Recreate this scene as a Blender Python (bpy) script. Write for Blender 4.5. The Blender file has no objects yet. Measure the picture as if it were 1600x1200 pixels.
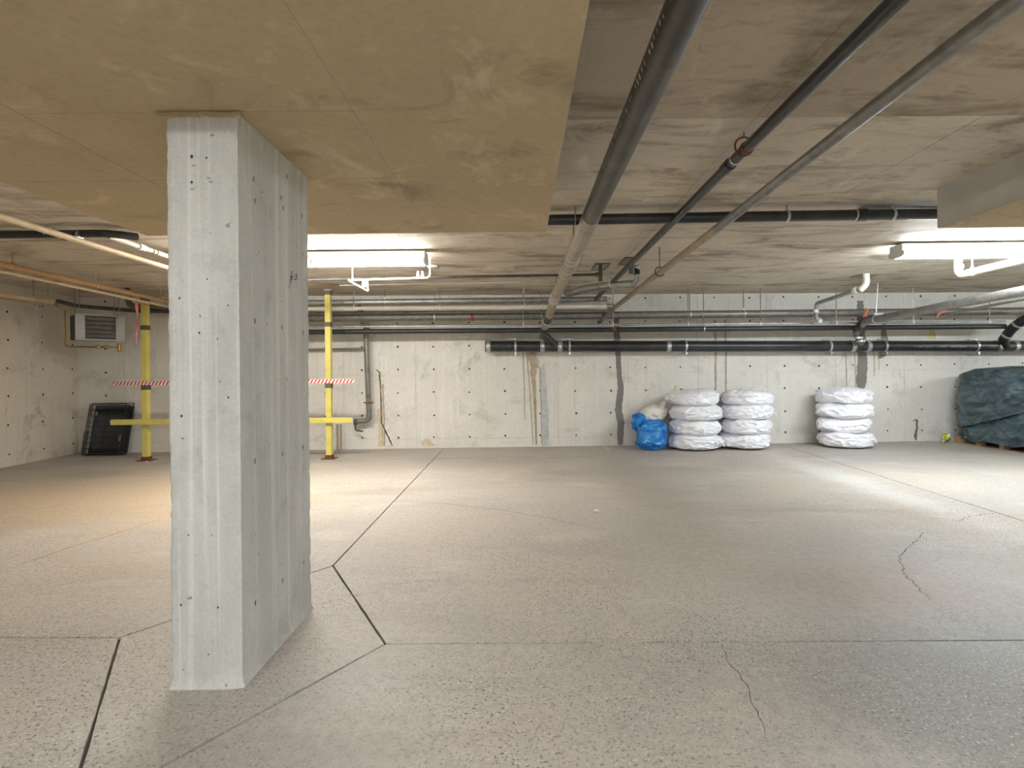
import bpy, bmesh, math, random
from mathutils import Vector, Matrix, noise as mnoise
random.seed(7)
R = math.radians
scene = bpy.context.scene
COL = scene.collection

# ------------------------------------------------------------------ camera, world, exposure
FPX, EYE, ROLL, CX, CY = 850.0, 1.25, 0.010, 812.0, 584.0      # measured on the 1600 x 1200 photograph
cam_d = bpy.data.cameras.new('camera'); cam = bpy.data.objects.new('camera', cam_d); COL.objects.link(cam)
cam_d.sensor_width = 36.0; cam_d.sensor_fit = 'HORIZONTAL'; cam_d.lens = FPX / 1600 * 36.0
cam_d.shift_x = -(CX - 800) / 1600; cam_d.shift_y = -(600 - CY) / 1600
cam_d.clip_start = 0.05; cam_d.clip_end = 100
cam.matrix_world = Matrix.Translation((0, 0, EYE)) @ Matrix.Rotation(ROLL, 4, 'Y') @ Matrix.Rotation(R(90), 4, 'X')
scene.camera = cam
world = bpy.data.worlds.new('world'); scene.world = world; world.use_nodes = True
world.node_tree.nodes['Background'].inputs[0].default_value = (0.9, 0.95, 1, 1)
world.node_tree.nodes['Background'].inputs[1].default_value = 0.02
vs = scene.view_settings
vs.view_transform = 'Standard'; vs.look = 'None'; vs.gamma = 1.0; vs.use_curve_mapping = False
vs.exposure = 0.95
scene.cycles.diffuse_bounces = 5
scene.cycles.max_bounces = 8
LAMP = 22.0                         # strength of the fluorescent diffusers
LAMP_COL = {'warm': (1.0, 0.97, 0.92), 'neutral': (0.92, 0.97, 1.0), 'cool': (0.86, 0.94, 1.0), 'dim': (0.92, 0.97, 1.0)}
LAMP_POWER = {'warm': 1.95, 'neutral': 1.5, 'cool': 2.3, 'dim': 0.65}

def at(px, py, Y):
    """the place seen at a photo pixel, at distance Y from the camera"""
    u, v = px - CX, CY - py
    a = u * math.cos(ROLL) + v * math.sin(ROLL); b = -u * math.sin(ROLL) + v * math.cos(ROLL)
    return Vector((a * Y / FPX, Y, EYE + b * Y / FPX))
def at_x(px, py, X):
    u, v = px - CX, CY - py
    a = u + v * ROLL
    return at(px, py, X * FPX / a)
def at_z(px, py, z):
    u, v = px - CX, CY - py
    b = -u * ROLL + v
    return at(px, py, (z - EYE) * FPX / b)

# ------------------------------------------------------------------ materials
def lin(c):
    return tuple((x / 12.92 if x <= .04045 else ((x + .055) / 1.055) ** 2.4) for x in [k / 255 for k in c])
class NT:
    def __init__(s, name):
        s.m = bpy.data.materials.new(name); s.m.use_nodes = True
        s.t = s.m.node_tree; s.b = s.t.nodes['Principled BSDF']
    def n(s, typ, **kw):
        nd = s.t.nodes.new(typ)
        for k, v in kw.items():
            if k.startswith('i_'): nd.inputs[k[2:].replace('_', ' ')].default_value = v
            else: setattr(nd, k, v)
        return nd
    def l(s, a, b): s.t.links.new(a, b)
    def pos(s, scale=(1, 1, 1), obj=False):
        mp = s.n('ShaderNodeMapping'); mp.inputs['Scale'].default_value = scale
        if obj: s.l(s.n('ShaderNodeTexCoord').outputs['Object'], mp.inputs[0])
        else: s.l(s.n('ShaderNodeNewGeometry').outputs['Position'], mp.inputs[0])
        return mp.outputs[0]
    def noise(s, vec, scale, detail=5, rough=.55, dist=0.0):
        nd = s.n('ShaderNodeTexNoise'); s.l(vec, nd.inputs['Vector'])
        nd.inputs['Scale'].default_value = scale; nd.inputs['Detail'].default_value = detail
        nd.inputs['Roughness'].default_value = rough; nd.inputs['Distortion'].default_value = dist
        return nd.outputs['Fac']
    def ramp(s, fac, stops):
        nd = s.n('ShaderNodeValToRGB'); s.l(fac, nd.inputs[0]); e = nd.color_ramp.elements
        while len(e) < len(stops): e.new(.5)
        for k, (p, c) in enumerate(stops):
            e[k].position = p
            e[k].color = (c, c, c, 1) if isinstance(c, (int, float)) else (*c, 1)
        return nd.outputs[0]
    def n_map(s, v, lo, hi, k):
        nd = s.n('ShaderNodeMapRange', interpolation_type='SMOOTHSTEP'); s.l(v, nd.inputs[0])
        for i, x in enumerate((lo, hi, k, 0.0)): nd.inputs[i + 1].default_value = x
        return nd.outputs[0]
    def mix(s, fac, a, b, typ='MIX'):
        nd = s.n('ShaderNodeMix', data_type='RGBA', blend_type=typ, clamp_factor=True)
        for sock, v in ((nd.inputs[0], fac), (nd.inputs[6], a), (nd.inputs[7], b)):
            if isinstance(v, (int, float)): sock.default_value = v
            elif isinstance(v, tuple): sock.default_value = (*v[:3], 1)
            else: s.l(v, sock)
        return nd.outputs[2]
    def bump(s, h, strength=.3, dist=.01):
        nd = s.n('ShaderNodeBump'); nd.inputs['Strength'].default_value = strength; nd.inputs['Distance'].default_value = dist
        s.l(h, nd.inputs['Height']); s.l(nd.outputs[0], s.b.inputs['Normal'])
    def base(s, c):
        if isinstance(c, tuple): s.b.inputs['Base Color'].default_value = (*c[:3], 1)
        else: s.l(c, s.b.inputs['Base Color'])
    def rough(s, r):
        if isinstance(r, (int, float)): s.b.inputs['Roughness'].default_value = r
        else: s.l(r, s.b.inputs['Roughness'])
M = {}
def plain(name, c, rough=.5, metal=0.0, var=.18, scale=14, bump=.15, dirt=None):
    m = NT(name); c = lin(c); p = m.pos()
    n1 = m.noise(p, scale, 6, .6)
    col = m.mix(m.ramp(n1, [(.3, 0.0), (.7, 1.0)]), tuple(k * (1 - var) for k in c), tuple(min(1, k * (1 + var)) for k in c))
    if dirt:
        n2 = m.noise(p, scale * .35, 7, .7, .4)
        col = m.mix(m.ramp(n2, [(.5, 0.0), (.68, .8)]), col, lin(dirt))
    m.base(col); m.rough(rough); m.b.inputs['Metallic'].default_value = metal
    if bump: m.bump(n1, bump, .004)
    M[name] = m.m; return m.m

def mat_floor():
    m = NT('concrete_floor'); p = m.pos()
    big = m.noise(p, .45, 6, .6, .3)
    col = m.ramp(big, [(.34, lin((170, 166, 159))), (.46, lin((177, 170, 160))), (.56, lin((184, 175, 162))), (.68, lin((174, 169, 162)))])
    pk = m.noise(m.pos((.55, 1, 1)), .7, 5, .65, .5)
    col = m.mix(m.ramp(pk, [(.55, 0.0), (.68, .65)]), col, lin((172, 155, 140)))
    wet = m.noise(m.pos((.35, 1.3, 1)), .9, 8, .62, .6)
    col = m.mix(m.ramp(wet, [(.52, 0.0), (.66, .6)]), col, lin((150, 144, 136)))
    pale = m.noise(m.pos((.7, 1.2, 1)), 1.6, 7, .6, .4)
    col = m.mix(m.ramp(pale, [(.56, 0.0), (.7, .5)]), col, lin((202, 198, 190)))
    # worn, stained, tan and pale-streaked areas of the slab, each with its own outline
    edge = m.noise(p, 1.7, 7, .68, .4)
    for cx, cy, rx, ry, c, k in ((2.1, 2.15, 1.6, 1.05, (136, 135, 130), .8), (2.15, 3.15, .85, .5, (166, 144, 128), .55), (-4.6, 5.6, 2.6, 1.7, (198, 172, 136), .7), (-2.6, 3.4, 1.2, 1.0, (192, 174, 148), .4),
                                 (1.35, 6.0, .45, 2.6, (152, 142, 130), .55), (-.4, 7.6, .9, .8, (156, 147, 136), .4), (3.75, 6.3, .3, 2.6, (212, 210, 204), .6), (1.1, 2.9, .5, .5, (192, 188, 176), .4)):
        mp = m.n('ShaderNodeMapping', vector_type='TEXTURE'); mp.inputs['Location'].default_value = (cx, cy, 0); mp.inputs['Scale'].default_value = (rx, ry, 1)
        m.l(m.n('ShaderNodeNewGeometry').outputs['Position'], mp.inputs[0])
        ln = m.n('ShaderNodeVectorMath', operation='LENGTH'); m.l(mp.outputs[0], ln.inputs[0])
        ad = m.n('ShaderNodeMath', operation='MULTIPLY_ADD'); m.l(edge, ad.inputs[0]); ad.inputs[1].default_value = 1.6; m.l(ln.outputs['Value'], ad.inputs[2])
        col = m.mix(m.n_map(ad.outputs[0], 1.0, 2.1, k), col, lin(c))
    fine = m.noise(p, 22, 8, .7)
    col = m.mix(.55, col, m.ramp(fine, [(.25, .58), (.5, 1.0), (.78, 1.28)]), 'MULTIPLY')
    # exposed aggregate, only where the skin of the slab has worn away
    wear = m.ramp(m.noise(m.pos((1, .7, 1)), .55, 5, .6, .3), [(.40, .25), (.56, 1.0)])
    dark = m.ramp(m.noise(p, 74, 3, .62, .3), [(.565, 0.0), (.63, .9)])
    lite = m.ramp(m.noise(m.pos((1.1, .9, 1)), 82, 2, .6, .3), [(.60, 0.0), (.66, .85)])
    d2 = m.n('ShaderNodeMath', operation='MULTIPLY'); m.l(dark, d2.inputs[0]); m.l(wear, d2.inputs[1])
    l2 = m.n('ShaderNodeMath', operation='MULTIPLY'); m.l(lite, l2.inputs[0]); m.l(wear, l2.inputs[1])
    col = m.mix(d2.outputs[0], col, lin((92, 87, 82)))
    col = m.mix(l2.outputs[0], col, lin((214, 208, 196)))
    m.base(col); m.rough(m.ramp(big, [(.3, .50), (.7, .68)]))
    m.bump(fine, .25, .004); M['floor'] = m.m
def mat_wall(name, a, b, dark, pale, sc=1.0):
    m = NT(name); p = m.pos()
    big = m.noise(p, .8 * sc, 6, .62, .3)
    col = m.mix(m.ramp(big, [(.35, 0.0), (.65, 1.0)]), lin(a), lin(b))
    blot = m.noise(p, 2.3 * sc, 9, .68, .5)
    col = m.mix(m.ramp(blot, [(.54, 0.0), (.70, .75)]), col, lin(dark))
    st = m.noise(m.pos((9, 9, .7)), 1.3, 6, .6)
    col = m.mix(m.ramp(st, [(.55, 0.0), (.72, .55)]), col, lin(pale))
    st2 = m.noise(m.pos((14, 14, .5)), 1.0, 5, .6)
    col = m.mix(m.ramp(st2, [(.60, 0.0), (.74, .4)]), col, lin(dark))
    fine = m.noise(p, 30, 7, .7)
    col = m.mix(.4, col, m.ramp(fine, [(.25, .65), (.5, 1.0), (.8, 1.2)]), 'MULTIPLY')
    m.base(col); m.rough(.8); m.bump(fine, .2, .004); M[name] = m.m
def mat_ceiling(name, a, b, dark, pale, stretch, thr=.52):
    m = NT(name); p = m.pos()
    big = m.noise(p, .7, 6, .6, .4)
    col = m.mix(m.ramp(big, [(.35, 0.0), (.65, 1.0)]), lin(a), lin(b))
    bl = m.noise(m.pos(stretch), 1.5, 9, .68, .8)
    col = m.mix(m.ramp(bl, [(thr, 0.0), (thr + .17, .85)]), col, lin(dark))
    pl = m.noise(m.pos((stretch[1], stretch[0], 1)), 1.9, 8, .66, .6)
    col = m.mix(m.ramp(pl, [(.57, 0.0), (.72, .7)]), col, lin(pale))
    fine = m.noise(p, 26, 7, .7)
    col = m.mix(.35, col, m.ramp(fine, [(.25, .65), (.5, 1.0), (.8, 1.2)]), 'MULTIPLY')
    m.base(col); m.rough(.75); m.bump(fine, .2, .004); M[name] = m.m
def mat_column():
    m = NT('column_concrete'); p = m.pos()
    big = m.noise(m.pos((2, 2, .8)), 1.6, 7, .62, .3)
    col = m.mix(m.ramp(big, [(.35, 0.0), (.65, 1.0)]), lin((184, 184, 179)), lin((204, 203, 197)))
    blot = m.noise(p, 5, 9, .7, .4)
    col = m.mix(m.ramp(blot, [(.54, 0.0), (.72, .6)]), col, lin((158, 157, 151)))
    st = m.noise(m.pos((26, 22, .35)), 1.0, 4, .55)
    col = m.mix(m.ramp(st, [(.54, 0.0), (.70, .6)]), col, lin((224, 223, 218)))
    pin = m.noise(p, 24, 3, .5)
    col = m.mix(m.ramp(pin, [(.70, 0.0), (.74, .7)]), col, lin((98, 95, 88)))
    fine = m.noise(p, 60, 6, .7)
    col = m.mix(.4, col, m.ramp(fine, [(.25, .68), (.5, 1.0), (.8, 1.18)]), 'MULTIPLY')
    m.base(col); m.rough(.78); m.bump(fine, .3, .004); M['column'] = m.m
mat_floor(); mat_column()
mat_wall('wall', (214, 211, 203), (226, 222, 213), (186, 182, 173), (232, 230, 223))
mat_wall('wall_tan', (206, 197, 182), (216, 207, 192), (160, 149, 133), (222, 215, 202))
mat_ceiling('slab_soffit', (204, 193, 175), (190, 180, 164), (128, 112, 94), (222, 214, 202), (.8, 2.4, 1), .49)
mat_ceiling('slab_soffit_dark', (182, 168, 147), (168, 155, 137), (112, 98, 80), (198, 186, 167), (.8, 2.2, 1), .49)  # darker copy of the slab soffit for the near rows of sheets
mat_ceiling('panel_soffit', (182, 164, 130), (172, 155, 123), (140, 124, 97), (210, 194, 162), (1.2, 1.6, 1), .52)
plain('concrete_edge', (188, 185, 177), .8, var=.07, scale=5)
plain('joint', (88, 80, 72), .9)
plain('crack', (104, 96, 88), .9)
plain('hole', (70, 66, 62), .9)
plain('sealant', (128, 126, 120), .75, var=.1, scale=6)
plain('pale_render', (186, 188, 188), .7, scale=10)
plain('drip', (176, 162, 138), .8)
plain('rust_stain', (206, 192, 160), .8)
plain('lime', (216, 214, 206), .8)
plain('olive_stain', (118, 112, 66), .8)
plain('yellow_mark', (206, 200, 140), .7)
plain('marker', (48, 50, 50), .7)
plain('abs_black', (40, 42, 42), .34, var=.2, dirt=(66, 64, 60))
plain('abs_dusty', (58, 54, 48), .40, var=.18, dirt=(96, 88, 78))
plain('abs_tan', (150, 138, 120), .45, var=.12, dirt=(120, 110, 96))
plain('steel_tan', (160, 146, 124), .5, .1, dirt=(132, 112, 90))
plain('galv', (168, 172, 172), .38, .75, dirt=(120, 122, 122))
plain('steel_dark', (88, 86, 82), .45, .4, dirt=(60, 58, 56))
plain('steel_mid', (132, 130, 124), .42, .45, dirt=(104, 98, 90))
plain('white_pvc', (226, 222, 210), .4, var=.05)
plain('cream_pipe', (204, 182, 148), .5, var=.08, dirt=(182, 156, 122))
plain('orange_pipe', (190, 152, 106), .5, var=.08, dirt=(170, 136, 96))
plain('clamp', (198, 196, 190), .35, .7, var=.1)
plain('rod', (150, 146, 138), .4, .7)
plain('rust', (112, 70, 48), .7, .2)
plain('red', (172, 44, 40), .45)
plain('orange', (196, 126, 104), .5)
plain('print', (206, 202, 190), .6)
plain('yellow', (208, 196, 104), .5, var=.06, scale=9, dirt=(190, 176, 92))
plain('collar', (92, 84, 62), .6)
plain('heater_grey', (150, 150, 146), .45, .2, var=.08)
plain('heater_dark', (52, 48, 44), .5, .3)
plain('louvre', (146, 142, 134), .4, .3, dirt=(58, 54, 50))
plain('brass', (168, 138, 84), .35, .8)
plain('pink', (226, 128, 142), .5, var=.06)
plain('wire_black', (30, 31, 34), .35, .2)
plain('tray_black', (34, 36, 38), .4)
plain('fixture', (214, 214, 210), .4, var=.03)
plain('bag_white', (238, 238, 242), .55, var=.03, scale=5, bump=.05)
plain('bag_pale', (226, 222, 212), .5, var=.04, scale=5, bump=.05)
plain('pallet_wood', (176, 146, 112), .7, var=.2, dirt=(130, 104, 78))
plain('strap_yellow', (214, 208, 70), .5)
plain('strap_green', (60, 98, 62), .5)
plain('white_bit', (236, 234, 228), .6)
plain('plate', (142, 132, 112), .6)
def mat_bag_blue():
    m = NT('bag_blue'); p = m.pos()
    n1 = m.noise(p, 9, 5, .6, .4)
    m.base(m.ramp(n1, [(.3, lin((22, 92, 178))), (.55, lin((40, 134, 214))), (.75, lin((110, 190, 232)))])); m.rough(.25)
    m.bump(m.noise(p, 22, 5, .6, .6), .35, .02); M['bag_blue'] = m.m
def mat_tarp():
    m = NT('tarp'); p = m.pos()
    n1 = m.noise(m.pos((1, 1, 1.8)), 4, 5, .6, 1.0)
    m.base(m.ramp(n1, [(.3, lin((54, 68, 72))), (.5, lin((74, 92, 98))), (.7, lin((104, 124, 132)))])); m.rough(.24)
    m.bump(m.noise(m.pos((1, 1, 1.6)), 5.5, 4, .55, 1.4), .8, .06); M['tarp'] = m.m
def mat_tape():
    m = NT('hazard_stripe'); tc = m.n('ShaderNodeTexCoord')
    sx = m.n('ShaderNodeSeparateXYZ'); m.l(tc.outputs['Object'], sx.inputs[0])
    a = m.n('ShaderNodeMath', operation='MULTIPLY_ADD'); m.l(sx.outputs[2], a.inputs[0]); a.inputs[1].default_value = -.55; m.l(sx.outputs[0], a.inputs[2])
    b = m.n('ShaderNodeMath', operation='MULTIPLY'); m.l(a.outputs[0], b.inputs[0]); b.inputs[1].default_value = 1 / .054
    c = m.n('ShaderNodeMath', operation='FRACT'); m.l(b.outputs[0], c.inputs[0])
    m.base(m.ramp(c.outputs[0], [(.49, lin((232, 226, 220))), (.52, lin((196, 82, 84)))])); m.rough(.4); M['stripe'] = m.m
def mat_lens(kind, power=1.0):
    m = NT('diffuser_' + kind); m.base((.9, .9, .9)); m.rough(.4)
    m.b.inputs['Emission Color'].default_value = (*LAMP_COL[kind], 1); m.b.inputs['Emission Strength'].default_value = LAMP * LAMP_POWER[kind]
    M['lens_' + kind] = m.m
mat_bag_blue(); mat_tarp(); mat_tape()
for k in LAMP_COL: mat_lens(k)

# ------------------------------------------------------------------ mesh helpers
class MB:
    def __init__(s): s.v, s.f = [], []
    def add(s, vs, fs):
        o = len(s.v); s.v += [Vector(x) for x in vs]; s.f += [tuple(i + o for i in f) for f in fs]; return s
    def box(s, c, size, rz=0.0, rot=None):
        m = rot if rot is not None else Matrix.Rotation(rz, 3, 'Z')
        c = Vector(c); h = [k / 2 for k in size]
        vs = [c + m @ Vector((x * h[0], y * h[1], z * h[2])) for z in (-1, 1) for y in (-1, 1) for x in (-1, 1)]
        return s.add(vs, [(0, 2, 3, 1), (4, 5, 7, 6), (0, 1, 5, 4), (2, 6, 7, 3), (0, 4, 6, 2), (1, 3, 7, 5)])
    def tube(s, pts, r, seg=12, bend=0.0, nb=5):
        pts = [Vector(p) for p in pts]
        if bend and len(pts) > 2:
            out = [pts[0]]
            for i in range(1, len(pts) - 1):
                a, b, c = pts[i - 1], pts[i], pts[i + 1]
                k = min(bend, (a - b).length * .45, (c - b).length * .45)
                p0 = b + (a - b).normalized() * k; p2 = b + (c - b).normalized() * k
                for j in range(nb + 1):
                    t = j / nb; out.append(p0 * (1 - t) ** 2 + b * 2 * t * (1 - t) + p2 * t * t)
            out.append(pts[-1]); pts = out
        n = len(pts); rs = r if isinstance(r, (list, tuple)) else [r] * n
        up = None; rings = []
        for i, p in enumerate(pts):
            d = (pts[min(i + 1, n - 1)] - pts[max(i - 1, 0)]).normalized()
            if up is None:
                up = Vector((0, 0, 1)) if abs(d.z) < .9 else Vector((1, 0, 0))
            sx = d.cross(up).normalized(); up = sx.cross(d).normalized()
            rings.append([p + (sx * math.cos(2 * math.pi * k / seg) + up * math.sin(2 * math.pi * k / seg)) * rs[i] for k in range(seg)])
        vs = [v for rg in rings for v in rg]; fs = []
        for i in range(n - 1):
            for k in range(seg):
                k2 = (k + 1) % seg
                fs.append((i * seg + k, i * seg + k2, (i + 1) * seg + k2, (i + 1) * seg + k))
        fs.append(tuple(range(seg - 1, -1, -1))); fs.append(tuple((n - 1) * seg + k for k in range(seg)))
        return s.add(vs, fs)
    def ring(s, c, d, r, w, seg=20):
        c = Vector(c); d = Vector(d).normalized()
        e = min(w * .15, .004)
        return s.tube([c - d * w / 2, c - d * (w / 2 - e), c + d * (w / 2 - e), c + d * w / 2], [r - e, r, r, r - e], seg)
    def hoop(s, c, d, r, t, seg=18, st=6):
        c = Vector(c); d = Vector(d).normalized(); a = d.orthogonal().normalized(); b = d.cross(a)
        vs, fs = [], []
        for i in range(seg):
            q = 2 * math.pi * i / seg; o = a * math.cos(q) + b * math.sin(q)
            for j in range(st):
                w = 2 * math.pi * j / st; vs.append(c + o * (r + t * math.cos(w)) + d * t * math.sin(w))
        for i in range(seg):
            for j in range(st):
                fs.append((i * st + j, ((i + 1) % seg) * st + j, ((i + 1) % seg) * st + (j + 1) % st, i * st + (j + 1) % st))
        return s.add(vs, fs)
    def prism(s, poly, z0, z1):
        n = len(poly)
        vs = [(x, y, z0) for x, y in poly] + [(x, y, z1) for x, y in poly]
        return s.add(vs, [tuple(range(n - 1, -1, -1)), tuple(range(n, 2 * n))] + [(i, (i + 1) % n, n + (i + 1) % n, n + i) for i in range(n)])
def wloc(o):
    p = Vector((0, 0, 0))
    while o is not None: p = p + Vector(o.location); o = o.parent
    return p
def obj(name, mb, mat, parent=None, smooth=False, local=False, bevel=0.0):
    me = bpy.data.meshes.new(name)
    off = Vector((0, 0, 0)) if (local or parent is None) else wloc(parent)
    me.from_pydata([v - off for v in mb.v], [], mb.f)
    if smooth:
        bm = bmesh.new(); bm.from_mesh(me)
        for f in bm.faces: f.smooth = True
        for e in bm.edges:
            if len(e.link_faces) == 2 and e.calc_face_angle(0) > .75: e.smooth = False
        bm.to_mesh(me); bm.free()
    me.materials.append(M[mat] if isinstance(mat, str) else mat)
    o = bpy.data.objects.new(name, me); COL.objects.link(o)
    if parent is not None: o.parent = parent
    if bevel:
        b = o.modifiers.new('bevel', 'BEVEL'); b.width = bevel; b.segments = 2; b.limit_method = 'ANGLE'
    return o
def tag(o, label, cat, group=None, kind=None):
    o['label'] = label; o['category'] = cat
    if group: o['group'] = group
    if kind: o['kind'] = kind
    return o
def thing(name, label, cat, loc, rz=0.0, group=None):
    o = bpy.data.objects.new(name, None); COL.objects.link(o); o.location = loc; o.rotation_euler = (0, 0, rz)
    o.empty_display_size = .1
    return tag(o, label, cat, group)
def struct(o): o['kind'] = 'structure'; return o

# ------------------------------------------------------------------ the setting
ZC, ZP = 2.60, 2.31                     # soffit of the slab, soffit of the drop panels
XL, XR, YN = -8.0, 12.5, -7.2
def back_y(x): return 9.28 + .03 * x
def left_x(y): return -7.36 + .06 * (9.06 - y)

# floor: separate slabs between saw-cut joints, on a dark bed
V_L, V_R, V_T, V_B = (-1.937, 2.617), (-.637, 2.53), (-1.241, 3.577), (-1.30, 1.54)
slabs = [
    [V_R, (4.0, 2.49), (4.45, 9.75), (-1.30, 9.55), V_T],
    [(XL, 2.75), V_L, V_T, (-1.30, 9.55), (XL, 9.4)],
    [(4.0, 2.49), (XR, 2.45), (XR, 9.95), (4.45, 9.75)],
    [V_L, V_B, V_R, V_T],
    [V_B, (-1.25, YN), (4.0, YN), (4.0, 2.49), V_R],
    [(XL, 2.75), (XL, YN), (-1.25, YN), V_B, V_L],
    [(4.0, 2.49), (4.0, YN), (XR, YN), (XR, 2.45)],
]
floor = struct(obj('floor', MB().box(((XL + XR) / 2, 1.35, -.055), (XR - XL, 17.3, .08)), 'joint'))
def inset(poly, d):
    n = len(poly); area = sum(poly[i][0] * poly[(i + 1) % n][1] - poly[(i + 1) % n][0] * poly[i][1] for i in range(n))
    if area < 0: poly = poly[::-1]
    out = []
    for i in range(n):
        a, b, c = Vector(poly[i - 1]), Vector(poly[i]), Vector(poly[(i + 1) % n])
        e1, e2 = (b - a).normalized(), (c - b).normalized()
        n1, n2 = Vector((-e1.y, e1.x)), Vector((-e2.y, e2.x))
        k = (n1 + n2); out.append(b + k * (d / max(.3, 1 + n1.dot(n2))))
    return out
for poly in slabs:
    ins = inset(poly, .0058); pts = []
    for i in range(len(ins)):
        a, b = ins[i], ins[(i + 1) % len(ins)]; L = (b - a).length; k = max(1, int(L / .06)) if L < 9 else int(L / .2)
        nrm = Vector((-(b - a).y, (b - a).x)).normalized()
        for j in range(k):
            t = j / k; q = a + (b - a) * t
            w = mnoise.noise(Vector((q.x * 9, q.y * 9, 3.1))) * .003 + mnoise.noise(Vector((q.x * 40, q.y * 40, 1.1))) * .0025
            pts.append(q + nrm * (w if j else 0))
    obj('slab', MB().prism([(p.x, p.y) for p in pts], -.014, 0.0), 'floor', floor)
def ribbon(pts, w, jit, seed, z=.0008):
    """a thin jagged strip on the floor along a polyline, tapering at its ends"""
    rnd = random.Random(seed); P = []
    for a, b in zip(pts[:-1], pts[1:]):
        a, b = Vector(a), Vector(b); k = max(2, int((b - a).length / .028))
        for j in range(k): P.append(a + (b - a) * j / k)
    P.append(Vector(pts[-1])); vs, fs = [], []
    for i, p in enumerate(P):
        d = (P[min(i + 1, len(P) - 1)] - P[max(i - 1, 0)]).normalized(); nrm = Vector((-d.y, d.x))
        c = p + nrm * rnd.uniform(-jit, jit); t = i / (len(P) - 1)
        h = w * (.25 + .75 * min(1, t * 6, (1 - t) * 6)) * rnd.uniform(.5, 1.3) / 2
        for s in (1, -1): q = c + nrm * h * s; vs.append((q.x, q.y, z))
    for i in range(len(P) - 1): fs.append((2 * i, 2 * i + 1, 2 * i + 3, 2 * i + 2))
    return MB().add(vs, fs)
def gpts(*px): return [tuple(at_z(x, y, 0.0)[:2]) for x, y in px]
cracks = [
    (gpts((0, 893), (60, 873), (110, 855), (180, 834), (250, 812)), .011, .002),
    (gpts((612, 783), (690, 787), (770, 795), (850, 808), (940, 828)), .010, .010),
    (gpts((1556, 801), (1520, 806), (1490, 815)), .010, .012),
    (gpts((1440, 825), (1438, 838), (1425, 850), (1404, 868), (1412, 895), (1440, 925), (1472, 950)), .009, .010),
    (gpts((1128, 1005), (1135, 1030), (1150, 1048), (1166, 1070), (1173, 1095), (1185, 1120), (1196, 1150)), .007, .006),
    (gpts((640, 716), (760, 717), (880, 715), (962, 712)), .016, .01),
    (gpts((488, 948), (545, 932), (610, 922)), .003, .004),
    (gpts((0, 948), (14, 946)), .006, .002),
    (gpts((160, 1014), (176, 1008)), .006, .002),
]
for i, (p, w, j) in enumerate(cracks): obj('crack', ribbon(p, w * .7, j * 1.3, i), 'crack', floor)
obj('paint_mark', ribbon(gpts((942, 696), (952, 704)), .05, .01, 40), 'yellow_mark', floor)

# walls: cast concrete with the imprint of the form panels and the tie holes
def cast_wall(name, A, B, height, seam0, step, rows, hole_rows, mat, n_in):
    """wall from A to B (floor points); n_in points into the room"""
    A, B = Vector((*A, 0)), Vector((*B, 0)); d = (B - A); L = d.length; d.normalize(); n_in = Vector((*n_in, 0)).normalized()
    nrm = Vector((-d.y, d.x, 0)); nrm = nrm if nrm.dot(n_in) > 0 else -nrm
    rot = Matrix((d, nrm, Vector((0, 0, 1)))).transposed()
    w = struct(obj(name, MB().box(A + d * L / 2 - nrm * .127 + Vector((0, 0, height / 2)), (L, .23, height), rot=rot), 'pale_render'))
    s0 = seam0 - step * math.ceil(seam0 / step); ss = [s0 + k * step for k in range(int(L / step) + 3)]
    for a, b in zip(ss[:-1], ss[1:]):
        a, b = max(a, 0), min(b, L)
        if b - a < .05: continue
        for z0, z1 in rows:
            k = random.uniform(-.003, .0)
            mb = MB().box(A + d * (a + b) / 2 + nrm * (-.012 + k) + Vector((0, 0, (z0 + z1) / 2)), (b - a - .0035, .024, z1 - z0 - .003), rot=rot)
            obj('form_panel', mb, mat, w)
    hm = MB()
    for s in [x + q * step for x in ss for q in (.25, .75)]:
        if not .1 < s < L - .1: continue
        for z in hole_rows:
            c = A + d * (s + random.uniform(-.008, .008)) + nrm * .0015 + Vector((0, 0, z + random.uniform(-.008, .008)))
            r = random.uniform(.014, .02)
            vs = [c + (d * math.cos(t * math.pi / 4) + Vector((0, 0, 1)) * math.sin(t * math.pi / 4)) * r for t in range(8)]
            hm.add(vs, [tuple(range(8))])
    h = obj('tie_hole', hm, 'hole', w); h['kind'] = 'stuff'
    return w, A, d, nrm
rows_b = [(0, .16), (.16, 1.25), (1.25, 2.60)]
holes_b = [.19, .56, .95, 1.34, 1.73, 2.13, 2.53]
xa, xb = left_x(9.06) - .02, XR
A_b = (xa, back_y(xa)); kb = math.hypot(1, .03)
wall_back, bA, bd, bn = cast_wall('wall_back', A_b, (xb, back_y(xb)), ZC, (-.557 - xa) * kb, 1.21, rows_b, holes_b, 'wall', (0, -1))
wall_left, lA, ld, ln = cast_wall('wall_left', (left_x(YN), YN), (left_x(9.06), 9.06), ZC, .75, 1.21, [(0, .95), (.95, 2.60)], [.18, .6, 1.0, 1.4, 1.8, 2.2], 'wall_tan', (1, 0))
wall_right = struct(obj('wall_right', MB().box((XR + .1, 1.3, ZC / 2), (.2, 17.2, ZC)), 'wall'))
wall_rear = struct(obj('wall_rear', MB().box(((XL + XR) / 2, YN - .1, ZC / 2), (XR - XL, .2, ZC)), 'wall'))

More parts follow.
